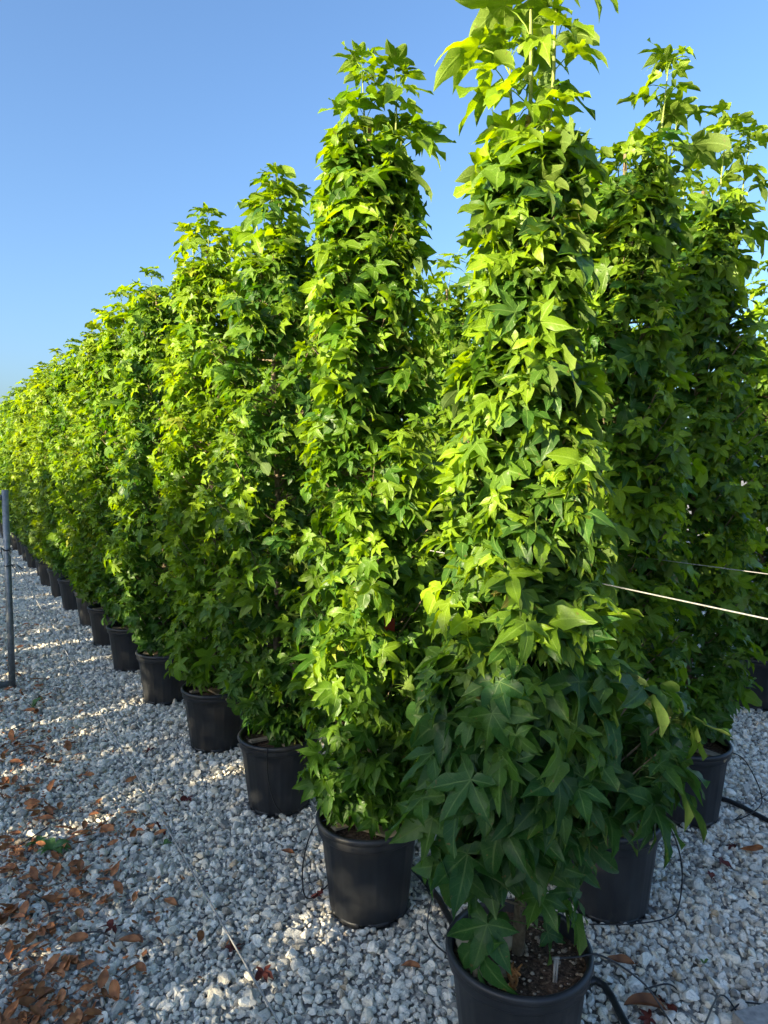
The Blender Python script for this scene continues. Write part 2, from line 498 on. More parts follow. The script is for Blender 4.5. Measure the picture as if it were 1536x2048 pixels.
def tree_plan(seed, p):
    """positions of shoots and leaves; local coordinates, z from the ground"""
    g = np.random.default_rng(seed)
    zt = p['dense_top']
    shoots = []
    n = p['shoots']
    for i in range(n):
        z = p['z0'] + (zt - p['z0']) * ((i + g.uniform(0.1, 0.9)) / n)
        a = i * 2.39996 + g.normal(0, 0.35)
        rr = crown_radius(z, p) * g.uniform(0.72, 1.05)
        lean = p.get('lean', lambda z: (0, 0))(z)
        tip = np.array([math.cos(a) * rr + lean[0], math.sin(a) * rr + lean[1], z])
        zb = max(0.40, z - rr * g.uniform(0.5, 1.1))
        base = np.array([lean[0] * 0.6, lean[1] * 0.6, zb])
        shoots.append((base, tip, 'side'))
    for (dx, dy, zb, zt_) in p['leaders']:
        shoots.append((np.array([dx * 0.35, dy * 0.35, zb]), np.array([dx, dy, zt_]), 'leader'))
    cnts = {}
    for e_ in p.get('extra', ()):
        if len(e_) > 2: cnts[len(shoots)] = e_[2]
        shoots.append((np.array(e_[0]), np.array(e_[1]), 'side'))
    lp, ln_, ly, ls, lsh = [], [], [], [], []
    for si, (b, t, kind) in enumerate(shoots):
        axis = t - b; ln = np.linalg.norm(axis)
        if kind == 'side': k = int(g.integers(p['per'][0], p['per'][1]))
        else: k = int(max(9, ln * 27)) + 6
        if t[2] < p.get('face', 0): k = int(k * 0.72)
        k = cnts.get(si, k)
        ph = g.uniform(0, 6.28)
        for j in range(k):
            if kind == 'side': s = 0.30 + 0.72 * ((j + g.uniform(0, 1)) / k)
            elif j >= k - 6: s = 0.93 + 0.012 * (j - k + 6)
            else: s = 0.06 + 0.90 * ((j + g.uniform(0, 0.6)) / (k - 6))
            q = b + axis * s + np.array([0, 0, -0.06 * math.sin(math.pi * min(1, s))]) * (kind == 'side')
            a2 = ph + j * 2.39996
            out = np.array([q[0], q[1], 0]); on = np.linalg.norm(out)
            out = out / on if on > 0.02 else np.zeros(3)
            around = np.array([math.cos(a2), math.sin(a2), 0])
            if kind == 'side': o = norm(out * 0.85 + around * 0.75)
            else: o = around
            if kind == 'side':
                nrm = norm(o * g.uniform(0.15, 0.8) + np.array([0, 0, g.uniform(0.45, 1.1)]) + g.normal(0, 0.42, 3))
                yy = o * g.uniform(0.4, 1.0) + np.array([-o[1], o[0], 0]) * g.normal(0, 0.7) + np.array([0, 0, -g.uniform(-0.15, 0.8)]) + g.normal(0, 0.3, 3)
                if q[2] < p.get('face', 0):
                    nrm = norm(o * g.uniform(0.7, 1.2) + np.array([0, 0, g.uniform(0.4, 0.9)]) + g.normal(0, 0.25, 3))
                    yy = o * 0.3 + np.array([-o[1], o[0], 0]) * g.normal(0, 0.6) + np.array([0, 0, -g.uniform(0.4, 1.0)])
            else:
                nrm = norm(o * g.uniform(0.1, 0.6) + np.array([0, 0, 0.9]) + g.normal(0, 0.25, 3))
                yy = o + np.array([0, 0, -g.uniform(-0.1, 0.7)]) + g.normal(0, 0.15, 3)
                if j >= k - 6: nrm = norm(o * g.uniform(-0.5, 0.3) + np.array([0, 0, 0.9])); yy = o + np.array([0, 0, g.uniform(0.1, 0.9)])
            sz = p['size'] * g.lognormal(0, 0.24)
            big = p.get('big')
            if big is not None: sz *= float(np.interp(q[2], [k_[0] for k_ in big], [k_[1] for k_ in big]))
            if kind == 'leader': sz *= 1.55 * (1.0 - 0.40 * max(0, s - 0.8) / 0.22)
            elif s > 0.9: sz *= 0.8
            lp.append(q); ln_.append(nrm); ly.append(yy); ls.append(min(sz, 0.15)); lsh.append(s if kind == 'side' else 0.85 + 0.15 * s)
    lp = np.array(lp); Z = norm(np.array(ln_)); Y = np.array(ly)
    Y = norm(Y - Z * np.sum(Y * Z, 1, keepdims=True)); X = np.cross(Y, Z)
    ls = np.array(ls); n = len(lp)
    var = g.integers(0, NVAR, n)
    mats = np.zeros((n, 4, 4)); mats[:, 3, 3] = 1
    mats[:, :3, 0] = X * ls[:, None]; mats[:, :3, 1] = Y * ls[:, None]; mats[:, :3, 2] = Z * ls[:, None]
    ends = np.array([LEAF_HI[v][3] for v in var])
    mats[:, :3, 3] = lp - np.einsum('nij,nj->ni', mats[:, :3, :3], ends)
    # colour of each leaf: older ones dark green, shoot ends lighter
    young_lit = np.clip((np.array(lsh) - 0.55) * 1.5 + g.normal(0, 0.28, n), 0, 1)[:, None]
    if 'mature' in p: young_lit = young_lit * np.clip((lp[:, 2:3] - p['mature'][0]) / (p['mature'][1] - p['mature'][0]), 0.12, 1)  # low leaves darkened: older foliage, plus the shade band put into their tint
    young_lit = np.clip(young_lit + p.get('boost', 0) * (lp[:, 2:3] > 1.3), 0, 1)
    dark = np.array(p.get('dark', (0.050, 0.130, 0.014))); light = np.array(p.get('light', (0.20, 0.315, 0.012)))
    tint = dark * (1 - young_lit) + light * young_lit
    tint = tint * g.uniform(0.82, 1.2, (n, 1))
    yel = g.uniform(0, 1, n) < p.get('yellow', 0.004)
    tint[yel] = np.array((0.25, 0.29, 0.03)) * g.uniform(0.8, 1.2, (yel.sum(), 1))
    return dict(shoots=shoots, mats=mats, var=var, size=ls, tint=tint, n=n)


def wood_meshes(plan, p, seed, n_side=10):
    g = np.random.default_rng(seed + 5)
    top = p['dense_top'] + 0.05
    lean = p.get('lean', lambda z: (0, 0))
    t = MB()
    zs = np.linspace(0.27, top, 12)
    t.tube([(lean(z)[0] * 0.6 + 0.008 * math.sin(z * 5 + seed), lean(z)[1] * 0.6 + 0.008 * math.cos(z * 4 + seed), z) for z in zs],
           [0.019 * (1 - 0.62 * (z - 0.27) / (top - 0.27)) for z in zs], n_side)
    b = MB(); s = MB()
    for i, (ba, ti, kind) in enumerate(plan['shoots']):
        if kind == 'side':
            mid = (ba + ti) / 2 + np.array([0, 0, -0.05])
            b.tube([ba, mid, ti], [0.0055, 0.0042, 0.002], 4, False)
        else:
            mid = ba + (ti - ba) * 0.5 + np.array([ti[0], ti[1], 0]) * 0.12
            end = ba + (ti - ba) * 0.97; q3 = (mid + end) / 2 + np.array([0.006 * math.sin(seed + i), 0.006 * math.cos(seed * 2 + i), 0])
            s.tube([ba, mid, q3, end], [0.007, 0.0052, 0.0036, 0.0016], 7)
    return t.mesh('trunk', M_BARK), b.mesh('branches', M_BARK), s.mesh('leader_shoots', M_SHOOT)


# pot: one shape shared by all
POT_H = 0.37; POT_R = 0.20; POT_B = 0.155
def pot_mesh():
    m = MB()
    n = 120
    def rf(r, z, a):
        # shallow upright panels on the wall, slots at the foot
        if 0.02 < z < 0.30 and r > 0.12:
            k = (a * 18 / (2 * math.pi)) % 1.0
            return r - (0.0022 if 0.12 < k < 0.88 else 0.0)
        return r
    def rw(z): return POT_B + (POT_R - 0.010 - POT_B) * (z / 0.32)
    prof = [(0.0, 0.012), (POT_B - 0.02, 0.012), (POT_B - 0.004, 0.004), (POT_B, 0.016)]
    for z in (0.024, 0.1, 0.2, 0.285): prof.append((rw(z), z))
    prof += [(rw(0.296) + 0.001, 0.296), (rw(0.318) + 0.001, 0.318)]
    m.lathe(prof, n, rf)
    me = m.mesh('pot', M_POT)
    return me
def rim_mesh():
    m = MB()
    R0 = POT_R
    prof = [(R0 - 0.011, 0.317), (R0 - 0.002, 0.3185), (R0 + 0.001, 0.323), (R0 + 0.0015, 0.343), (R0 + 0.0005, 0.348), (R0 + 0.005, 0.350), (R0 + 0.0085, 0.355), (R0 + 0.0085, 0.363), (R0 + 0.005, 0.369),
            (R0 - 0.002, 0.371), (R0 - 0.008, 0.369), (R0 - 0.0105, 0.362), (R0 - 0.012, 0.31), (R0 - 0.018, 0.27)]
    m.lathe(prof, 72)
    return m.mesh('rim', M_POT)
def foot_mesh():
    m = MB()
    for k in range(8):
        a0 = 2 * math.pi * k / 8; a1 = a0 + 2 * math.pi / 8 * 0.72
        vs = []
        for a in np.linspace(a0, a1, 7):
            for r, z in ((POT_B - 0.012, -0.004), (POT_B - 0.001, -0.004), (POT_B + 0.0005, 0.018), (POT_B - 0.012, 0.018)):
                vs.append((r * math.cos(a), r * math.sin(a), z))
        fs = []
        for i in range(6):
            for j in range(4):
                j2 = (j + 1) % 4
                fs.append((i * 4 + j, (i + 1) * 4 + j, (i + 1) * 4 + j2, i * 4 + j2))
        fs += [(0, 1, 2, 3), (27, 26, 25, 24)]
        m.add(vs, fs)
    return m.mesh('foot_ring', M_POT)
def soil_mesh(seed, fine):
    g = np.random.default_rng(seed)
    m = MB(); nr, na = (22, 72) if fine else (7, 28)
    vs = [(0, 0, 0.334)]
    for i in range(1, nr + 1):
        r = (POT_R - 0.0125) * i / nr
        for k in range(na):
            a = 2 * math.pi * k / na
            h = 0.328 + 0.006 * math.sin(3 * a + seed) * (r / POT_R) + g.uniform(-0.004, 0.005) + 0.012 * (1 - r / POT_R)
            vs.append((r * math.cos(a), r * math.sin(a), h))
    fs = [(0, 1 + k, 1 + (k + 1) % na) for k in range(na)]
    for i in range(nr - 1):
        for k in range(na):
            k2 = (k + 1) % na; b0 = 1 + i * na; b1 = 1 + (i + 1) * na
            fs.append((b0 + k, b1 + k, b1 + k2, b0 + k2))
    m.add(vs, fs)
    return m.mesh('soil', M_SOIL)
def slat_mesh(l, w, t, seed):
    bm = bmesh.new(); bmesh.ops.create_cube(bm, size=1)
    bmesh.ops.scale(bm, vec=(l, w, t), verts=bm.verts)
    bmesh.ops.bevel(bm, geom=bm.edges[:], offset=0.002, segments=1)
    g = random.Random(seed)
    for v in bm.verts: v.co.x += g.uniform(-0.004, 0.004)
    me = bpy.data.meshes.new('wood_slat'); bm.to_mesh(me); bm.free(); me.materials.append(M_WOOD)
    return me
ME_POT, ME_RIM, ME_FOOT = pot_mesh(), rim_mesh(), foot_mesh()
ME_SOIL_FINE, ME_SOIL = soil_mesh(3, True), soil_mesh(5, False)
ME_SLAT = slat_mesh(0.20, 0.045, 0.012, 1)
ME_SLAT2 = slat_mesh(0.11, 0.035, 0.010, 2)


def add_pot(root, fine=False, slats=((0.06, -0.08, 0.5), (-0.03, 0.09, 2.2))):
    pot = link('pot', ME_POT, root)
    link('rim', ME_RIM, pot); link('foot_ring', ME_FOOT, pot)
    link('soil', ME_SOIL_FINE if fine else ME_SOIL, pot)
    for i, (x, y, a) in enumerate(slats):
        s = link('wood_slat', ME_SLAT if i % 2 == 0 else ME_SLAT2, pot, loc=(x, y, 0.346 + 0.004 * i)); s.rotation_euler = (R(3 * (-1) ** i), R(4), a)
    return pot


PROF_STD = [(0.4, 0.06), (0.52, 0.19), (0.75, 0.26), (1.2, 0.27), (1.8, 0.24), (2.3, 0.19), (2.6, 0.17), (2.85, 0.115), (3.05, 0.07)]
def params(**k):
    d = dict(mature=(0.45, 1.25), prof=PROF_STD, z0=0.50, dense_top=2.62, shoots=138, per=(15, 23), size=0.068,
             leaders=[(0.02, 0.0, 2.35, 3.15), (-0.10, 0.06, 2.3, 2.95), (0.11, -0.05, 2.3, 2.9)])
    d.update(k)
    return d


GROUP_LEFT = 'potted sweetgum trees in the left row'
ORD = ['foremost', 'second', 'third', 'fourth', 'fifth', 'sixth', 'seventh', 'eighth', 'ninth', 'tenth', 'eleventh', 'twelfth', 'thirteenth', 'fourteenth',
       'fifteenth', 'sixteenth', 'seventeenth', 'eighteenth', 'nineteenth', 'twentieth', 'twenty-first', 'twenty-second', 'twenty-third', 'twenty-fourth', 'twenty-fifth']

NEAR = []      # (position, seed, params, leaf objects, label, group)
pF = params(prof=[(0.60, 0.02), (0.74, 0.04), (0.84, 0.09), (0.94, 0.15), (1.04, 0.195), (1.14, 0.205), (1.3, 0.195), (1.6, 0.175), (2.0, 0.15), (2.35, 0.115), (2.55, 0.07), (2.8, 0.04)],
            extra=[((0.02, -0.02, 0.78), (0.40, -0.04, 1.05)), ((0.05, -0.02, 0.84), (0.36, 0.02, 1.14)), ((0.02, -0.04, 0.74), (0.33, -0.12, 0.98)), ((0.03, 0.0, 0.8), (0.30, 0.05, 1.06)),
                   ((0.0, -0.02, 0.66), (-0.19, -0.10, 0.84)), ((0.0, -0.03, 0.85), (-0.05, -0.24, 1.14)), ((0.0, -0.03, 0.72), (0.08, -0.20, 0.98)), ((0.0, -0.03, 0.8), (-0.10, -0.2, 1.0)),
                   ((0.0, -0.02, 0.48), (-0.02, -0.10, 0.60), 4), ((0.0, -0.02, 0.5), (-0.11, -0.06, 0.66), 4), ((0.02, 0.0, 0.5), (0.11, -0.03, 0.66), 5)],
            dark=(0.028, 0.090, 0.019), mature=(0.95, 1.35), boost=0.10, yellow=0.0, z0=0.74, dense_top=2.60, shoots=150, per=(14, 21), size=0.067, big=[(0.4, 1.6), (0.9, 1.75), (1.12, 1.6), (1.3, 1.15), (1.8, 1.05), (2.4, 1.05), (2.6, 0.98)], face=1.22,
            leaders=[(0.0, 0.0, 2.45, 3.14), (0.07, -0.02, 2.4, 3.06), (-0.05, 0.04, 2.4, 2.85)])
NEAR.append((A[0], 11, pF, 300, 'foremost potted sweetgum, nearest to the camera, with big dark lower leaves', GROUP_LEFT, True))
pA2 = params(prof=[(0.4, 0.08), (0.52, 0.21), (0.8, 0.26), (1.3, 0.265), (1.8, 0.245), (2.3, 0.210), (2.6, 0.17), (2.85, 0.115), (3.05, 0.07)], dense_top=2.94, shoots=165,
             leaders=[(-0.02, 0.0, 2.55, 3.18), (0.11, -0.02, 2.5, 3.12), (0.13, 0.08, 2.4, 3.0), (-0.08, -0.04, 2.5, 2.95)])
NEAR.append((A[1], 12, pA2, 300, 'second potted sweetgum in the left row, a tall slim column with two bare-stemmed leaders', GROUP_LEFT, False))
pA3 = params(dense_top=2.88, shoots=130, dark=(0.038, 0.108, 0.016), leaders=[(0.0, 0.0, 2.7, 3.12), (0.10, 0.0, 2.6, 3.04), (-0.10, 0.05, 2.6, 3.0), (0.04, -0.08, 2.6, 3.02)],
             prof=[(0.4, 0.08), (0.52, 0.19), (0.8, 0.30), (1.3, 0.335), (1.8, 0.325), (2.3, 0.295), (2.6, 0.22), (2.85, 0.16), (3.05, 0.09)])
NEAR.append((A[2], 13, pA3, 300, 'third potted sweetgum in the left row, darker green with a bushy top', GROUP_LEFT, False))
pA4 = params(dense_top=2.98, dark=(0.085, 0.18, 0.012), light=(0.24, 0.345, 0.014), yellow=0.025, leaders=[(0.0, 0.0, 2.5, 3.22), (-0.10, 0.0, 2.5, 3.12), (0.12, 0.03, 2.5, 3.1)],
             prof=[(0.4, 0.08), (0.52, 0.19), (0.8, 0.30), (1.3, 0.335), (1.8, 0.325), (2.3, 0.295), (2.6, 0.22), (2.85, 0.16), (3.05, 0.09)])
NEAR.append((A[3], 14, pA4, 300, 'fourth potted sweetgum in the left row, the brightest yellow-green one', GROUP_LEFT, False))
for i, (cnt, kw, lab) in enumerate([
        (300, dict(dense_top=2.96, dark=(0.038, 0.108, 0.016)), 'fifth potted sweetgum in the left row, dark green beside the yellow-green one'),
        (250, dict(dense_top=2.91), 'sixth potted sweetgum from the front in the left row'),
        (200, dict(dense_top=2.96, dark=(0.075, 0.16, 0.012), light=(0.22, 0.31, 0.014), yellow=0.03), 'seventh potted sweetgum from the front in the left row, with a yellowish top'),
        (150, dict(dense_top=2.91), 'eighth potted sweetgum from the front in the left row'),
        (150, dict(dense_top=2.96), 'ninth potted sweetgum from the front in the left row')]):
    p_ = params(leaders=[(0.02 * (i - 2), 0.0, 2.4, 3.1 + 0.04 * (i % 3)), (-0.12, 0.06, 2.4, 2.98), (0.11, -0.05, 2.4, 2.95)],
                prof=[(0.4, 0.08), (0.52, 0.19), (0.8, 0.33), (1.3, 0.375), (1.8, 0.365), (2.3, 0.325), (2.6, 0.22), (2.85, 0.16), (3.05, 0.09)], **kw)
    NEAR.append((A[4 + i], 15 + i, p_, cnt, lab, GROUP_LEFT, False))
pB1 = params(prof=[(0.4, 0.08), (0.52, 0.19), (0.8, 0.26), (1.3, 0.26), (1.8, 0.24), (2.3, 0.22), (2.6, 0.17), (2.85, 0.115), (3.05, 0.07)], dense_top=2.88, shoots=155,
             leaders=[(0.16, 0.0, 2.4, 3.22), (0.22, 0.05, 2.4, 3.05), (0.0, 0.05, 2.4, 2.9), (-0.08, 0.05, 2.4, 2.85)], dark=(0.038, 0.108, 0.016))
NEAR.append((tuple(B0), 31, pB1, 300, 'potted sweetgum just behind and right of the foremost tree, mostly in its shade', 'potted sweetgum trees in the rows on the right', False))
pC1 = params(prof=[(0.4, 0.08), (0.52, 0.19), (0.8, 0.26), (1.3, 0.27), (1.8, 0.26), (2.3, 0.24), (2.6, 0.17), (2.85, 0.115), (3.05, 0.07)], dense_top=2.98, shoots=155,
             leaders=[(0.10, 0.0, 2.4, 3.35), (0.24, 0.05, 2.4, 3.3), (-0.08, 0.05, 2.4, 3.1)], dark=(0.038, 0.108, 0.016))
NEAR.append((tuple(C0), 32, pC1, 300, 'potted sweetgum at the right edge, in the shade behind the second wire', 'potted sweetgum trees in the rows on the right', False))
pD1 = params(dark=(0.038, 0.108, 0.016))
NEAR.append((tuple(D0), 33, pD1, 150, 'potted sweetgum cut off by the right edge, farthest back beside the wooden post', 'potted sweetgum trees in the rows on the right', False))

plans = []
for (pos, seed, p, cnt, lab, grp, fine) in NEAR:
    plans.append(tree_plan(seed, p))

# which leaves show largest from where the photographer stood: coarse depth-sorted count
def pick_shown():
    W, H = 768, 1024
    f = FPX / 2
    c, s = math.cos(PITCH), math.sin(PITCH)
    allp, allr, own, idx = [], [], [], []
    for ti, (n_, pl) in enumerate(zip(NEAR, plans)):
        q = pl['mats'][:, :3, 3] + pl['mats'][:, :3, 1] * 0.25 + np.array([n_[0][0], n_[0][1], -CAM_H])
        allp.append(q); allr.append(pl['size'] * np.clip(np.abs(np.sum(norm(pl['mats'][:, :3, 2]) * norm(q), 1)), 0.3, 1) ** 0.5)
        own.append(np.full(len(q), ti)); idx.append(np.arange(len(q)))
    q = np.concatenate(allp); r = np.concatenate(allr); own = np.concatenate(own); idx = np.concatenate(idx)
    zc = q[:, 1] * c - q[:, 2] * s; yc = q[:, 1] * s + q[:, 2] * c
    u = (W / 2 + f * q[:, 0] / zc); v = (H / 2 - f * yc / zc); rad = 0.62 * r * f / zc
    buf = np.full((H, W), -1, np.int32)
    for i in np.argsort(-zc):
        x0, x1, y0, y1 = int(u[i] - rad[i]), int(u[i] + rad[i]) + 1, int(v[i] - rad[i]), int(v[i] + rad[i]) + 1
        if x1 <= 0 or y1 <= 0 or x0 >= W or y0 >= H: continue
        buf[max(0, y0):y1, max(0, x0):x1] = i
    cntv = np.bincount(buf[buf >= 0], minlength=len(q))
    out = []
    for ti in range(len(plans)):
        m = own == ti; k = NEAR[ti][3]
        cc = cntv[m]; o = np.argsort(-cc)[:k]
        out.append(o[cc[o] > 0])
    return out


shown = pick_shown()
leaf_total = 0
for (pos, seed, p, cnt, lab, grp, fine), pl, sel in zip(NEAR, plans, shown):
    root = link('potted_sweetgum_tree', None, loc=(pos[0], pos[1], 0.012))
    tag(root, lab, 'tree', grp)
    g = random.Random(seed)
    root.rotation_euler = (0, 0, 0)
    if fine: add_pot(root, True, ((-0.075, 0.03, 0.15), (-0.085, -0.08, 0.1)))
    else: add_pot(root, False, ((0.05, -0.09, g.uniform(-0.9, 0.2)), (-0.09, -0.05, g.uniform(0, 1.0))))
    t, b, s = wood_meshes(pl, p, seed)
    link('trunk', t, root); link('branches', b, root); link('leader_shoots', s, root)
    rest = np.ones(pl['n'], bool); rest[sel] = False
    ids = np.nonzero(rest)[0]
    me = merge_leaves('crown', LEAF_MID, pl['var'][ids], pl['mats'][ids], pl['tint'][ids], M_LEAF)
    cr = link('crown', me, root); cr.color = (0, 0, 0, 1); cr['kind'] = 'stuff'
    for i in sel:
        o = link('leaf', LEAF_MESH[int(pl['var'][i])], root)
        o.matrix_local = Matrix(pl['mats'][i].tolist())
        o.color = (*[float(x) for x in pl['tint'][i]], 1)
        leaf_total += 1

# farther trees share four shapes
FARV = []
for k in range(4):
    p_ = params(dense_top=2.82 + 0.04 * k, shoots=130, per=(13, 19), size=0.074,
                prof=[(0.4, 0.08), (0.52, 0.19), (0.8, 0.3), (1.3, 0.32), (1.8, 0.3), (2.3, 0.25), (2.6, 0.23), (2.85, 0.17), (3.05, 0.09)],
                leaders=[(0.03, 0.0, 2.4, 3.14), (-0.12, 0.06, 2.4, 2.95), (0.11, -0.05, 2.4, 2.95)])
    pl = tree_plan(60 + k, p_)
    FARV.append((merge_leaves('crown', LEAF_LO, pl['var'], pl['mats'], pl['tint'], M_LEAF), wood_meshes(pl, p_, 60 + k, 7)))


def far_tree(x, y, k, rot, lab, grp, col=(0, 0, 0), sxy=1.0, sz=1.0, slats=True):
    root = link('potted_sweetgum_tree', None, loc=(x, y, 0.012)); tag(root, lab, 'tree', grp)
    root.rotation_euler = (0, 0, rot)
    cm, (t, b, s) = FARV[k % 4]
    add_pot(root, False, ((0.05, -0.09, 0.3),) if slats else ())
    for nm, me in (('trunk', t), ('branches', b), ('leader_shoots', s), ('crown', cm)):
        o = link(nm, me, root)
        o.scale = (sxy, sxy, sz)
        if nm == 'crown': o.color = (*col, 1); o['kind'] = 'stuff'
    return root


for i in range(9, len(A)):
    g = random.Random(i)
    yel = g.choice([0, 0, 0.01, 0.04, 0.02])
    far_tree(A[i][0] + g.uniform(-.03, .03), A[i][1] + g.uniform(-.03, .03), i, g.uniform(0, 6.28),
             ORD[i] + ' potted sweetgum from the front in the long left row', GROUP_LEFT, (yel, yel * 0.7, 0), 1.12, g.uniform(0.98, 1.03))
for j, (o, nm, cnt) in enumerate(((B0, 'second row from the left', 8), (C0, 'third row from the left', 6), (D0, 'fourth row from the left', 5))):
    for i in range(1, cnt):
        g = random.Random(100 * j + i)
        q = o + ROWV * i * 1.0
        far_tree(q[0], q[1], i + j, g.uniform(0, 6.28), ORD[i] + ' potted sweetgum from the front in the ' + nm,
                 'potted sweetgum trees in the rows on the right', (0, 0, 0), 1.0, 0.60 if (j == 0 and i < 3) else g.uniform(0.95, 1.03))
# the row across the aisle, outside the picture on the left: it shades the gravel, the pots and the lower leaves
H0 = np.array([-4.66, -1.80])
for i in range(-8, 30):
    g = random.Random(500 + i)
    q = H0 + ROWV * i * 0.73
    far_tree(q[0] + g.uniform(-.05, .05), q[1] + g.uniform(-.05, .05), i + 10, g.uniform(0, 6.28),
             'bushy potted tree added for shade behind the row across the aisle, out of the picture on the left', 'potted trees across the aisle', (0, 0, 0), 1.3 if -3 <= i < 0 else 1.2, 0.82 if i == 0 else g.uniform(0.92, 0.97) if -3 <= i < 0 else g.uniform(1.03, 1.10), False)

for i in range(-4, 0):  # extra unseen trees added to deepen the shade on the foremost tree's lower leaves
    g = random.Random(800 + i)
    q = H0 + ROWV * (i + 0.5) * 0.73 + np.array([-0.75, -0.5])
    far_tree(q[0], q[1], i + 10, g.uniform(0, 6.28), 'bushy potted tree added for shade behind the row across the aisle, out of the picture on the left', 'potted trees across the aisle',
             (0, 0, 0), 1.3, g.uniform(0.88, 0.94), False)

# ------------------------------------------------------------------ gravel: thousands of tumbled marble stones
def stone_mesh(seed):
    g = np.random.default_rng(seed)
    bm = bmesh.new(); bmesh.ops.create_icosphere(bm, subdivisions=3, radius=1)
    pl = [(norm(g.normal(0, 1, 3)), g.uniform(0.42, 0.8)) for _ in range(9)]
    for v in bm.verts:
        c = np.array(v.co)
        for n_, d in pl:
            k = c @ n_
            if k > d: c = c - n_ * (k - d) * 0.97
        v.co = c
    sc = np.array((1.0, g.uniform(0.6, 0.95), g.uniform(0.5, 0.8))) * 1.18
    bmesh.ops.scale(bm, vec=sc, verts=bm.verts)
    me = bpy.data.meshes.new('stone'); bm.to_mesh(me); bm.free()
    me.polygons.foreach_set('use_smooth', np.ones(len(me.polygons), bool))
    me.materials.append(M_STONE)
    me.set_sharp_from_angle(angle=R(24))
    return me


STONES = [stone_mesh(900 + i) for i in range(12)]
stone_col = bpy.data.collections.new('stone_shapes')
for i, me in enumerate(STONES):
    o = bpy.data.objects.new('stone_shape_%02d' % i, me); stone_col.objects.link(o)


def jitter_grid(x0, x1, y0, y1, cell):
    nx, ny = int((x1 - x0) / cell), int((y1 - y0) / cell)
    gx, gy = np.meshgrid(np.arange(nx), np.arange(ny))
    x = x0 + (gx.ravel() + 0.5 * (gy.ravel() % 2) + rng.uniform(-0.42, 0.42, nx * ny)) * cell
    y = y0 + (gy.ravel() + rng.uniform(-0.42, 0.42, nx * ny)) * cell
    return x, y


pts = []
x, y = jitter_grid(-4.6, 4.4, 0.9, 6.2, 0.0208)
k = np.abs(x) < 0.5626 * y + 0.75
x, y = x[k], y[k]
pts.append((x, y, 0.0126 * rng.lognormal(0, 0.34, len(x)), rng.uniform(-0.008, 0.012, len(x))))
x, y = jitter_grid(-11.5, 4.5, 6.2, 16.0, 0.030)
k = (x > -0.5626 * y - 0.8) & (x < 0.39 - 0.646 * (y - 1.9) + 1.0) | ((x > 2.0) & (y < 9) & (x < 0.6 * y))
x, y = x[k], y[k]
pts.append((x, y, 0.0185 * rng.lognormal(0, 0.25, len(x)), rng.uniform(-0.002, 0.012, len(x))))
x, y = jitter_grid(-4.6, 4.4, 0.9, 5.2, 0.024)
k = np.abs(x) < 0.5626 * y + 0.6
x, y = x[k], y[k]
pts.append((x, y, 0.0075 * rng.lognormal(0, 0.25, len(x)), rng.uniform(-0.004, 0.010, len(x))))
gx = np.concatenate([p_[0] for p_ in pts]); gy = np.concatenate([p_[1] for p_ in pts])
gs = np.clip(np.concatenate([p_[2] for p_ in pts]), 0.004, 0.032); gz = np.concatenate([p_[3] for p_ in pts])
# none inside the pots' feet
keep = np.ones(len(gx), bool)
for (a, b) in A[:14] + [tuple(B0), tuple(C0), tuple(D0)]:
    keep &= (gx - a) ** 2 + (gy - b) ** 2 > (POT_B + 0.004) ** 2
gx, gy, gs, gz = gx[keep], gy[keep], gs[keep], gz[keep]
n = len(gx)
grot = np.stack([rng.normal(0, 0.45, n), rng.normal(0, 0.45, n), rng.uniform(0, 6.28, n)], 1)
gidx = rng.integers(0, len(STONES), n)
gz = gz + gs * 0.35

# the stones that show largest are pieces of their own
zc = gy * math.cos(PITCH) + CAM_H * math.sin(PITCH)
uu = 768 + FPX * gx / zc; vv = 1024 + FPX * (CAM_H * math.cos(PITCH) - gy * math.sin(PITCH)) / zc
app = gs / zc * ((uu > 5) & (uu < 1530) & (vv < 2040))
app *= ~((np.hypot(gx - A[0][0], gy - A[0][1]) < 0.26))
big = np.argsort(-app * (gz > 0.006))[:300]
for i in big:
    o = link('stone', STONES[int(gidx[i])], ground, loc=(float(gx[i]), float(gy[i]), float(gz[i]) + 0.002))
    o.rotation_euler = [float(v_) for v_ in grot[i]]
    o.scale = (float(gs[i]),) * 3
rest = np.ones(n, bool); rest[big] = False
pm = bpy.data.meshes.new('gravel')
nn = int(rest.sum())
pm.vertices.add(nn); pm.vertices.foreach_set('co', np.stack([gx[rest], gy[rest], gz[rest]], 1).astype(np.float32).ravel())
a_ = pm.attributes.new('rot', 'FLOAT_VECTOR', 'POINT'); a_.data.foreach_set('vector', grot[rest].astype(np.float32).ravel())
a_ = pm.attributes.new('size', 'FLOAT', 'POINT'); a_.data.foreach_set('value', gs[rest].astype(np.float32))
a_ = pm.attributes.new('pick', 'INT', 'POINT'); a_.data.foreach_set('value', gidx[rest].astype(np.int32))
pm.update()
gravel = link('gravel', pm); tag(gravel, 'pale grey and white tumbled marble gravel covering the ground', 'gravel', kind='stuff')
pm.materials.append(M_STONE)
ng = bpy.data.node_groups.new('scatter_stones', 'GeometryNodeTree')
ng.interface.new_socket('Geometry', in_out='INPUT', socket_type='NodeSocketGeometry')
ng.interface.new_socket('Geometry', in_out='OUTPUT', socket_type='NodeSocketGeometry')
gi = ng.nodes.new('NodeGroupInput'); go = ng.nodes.new('NodeGroupOutput')
ci = ng.nodes.new('GeometryNodeCollectionInfo'); ci.inputs['Collection'].default_value = stone_col
ci.inputs['Separate Children'].default_value = True; ci.inputs['Reset Children'].default_value = True
iop = ng.nodes.new('GeometryNodeInstanceOnPoints')
def named(nm, typ):
    q = ng.nodes.new('GeometryNodeInputNamedAttribute'); q.data_type = typ; q.inputs['Name'].default_value = nm
    return [o_ for o_ in q.outputs if o_.enabled][0]
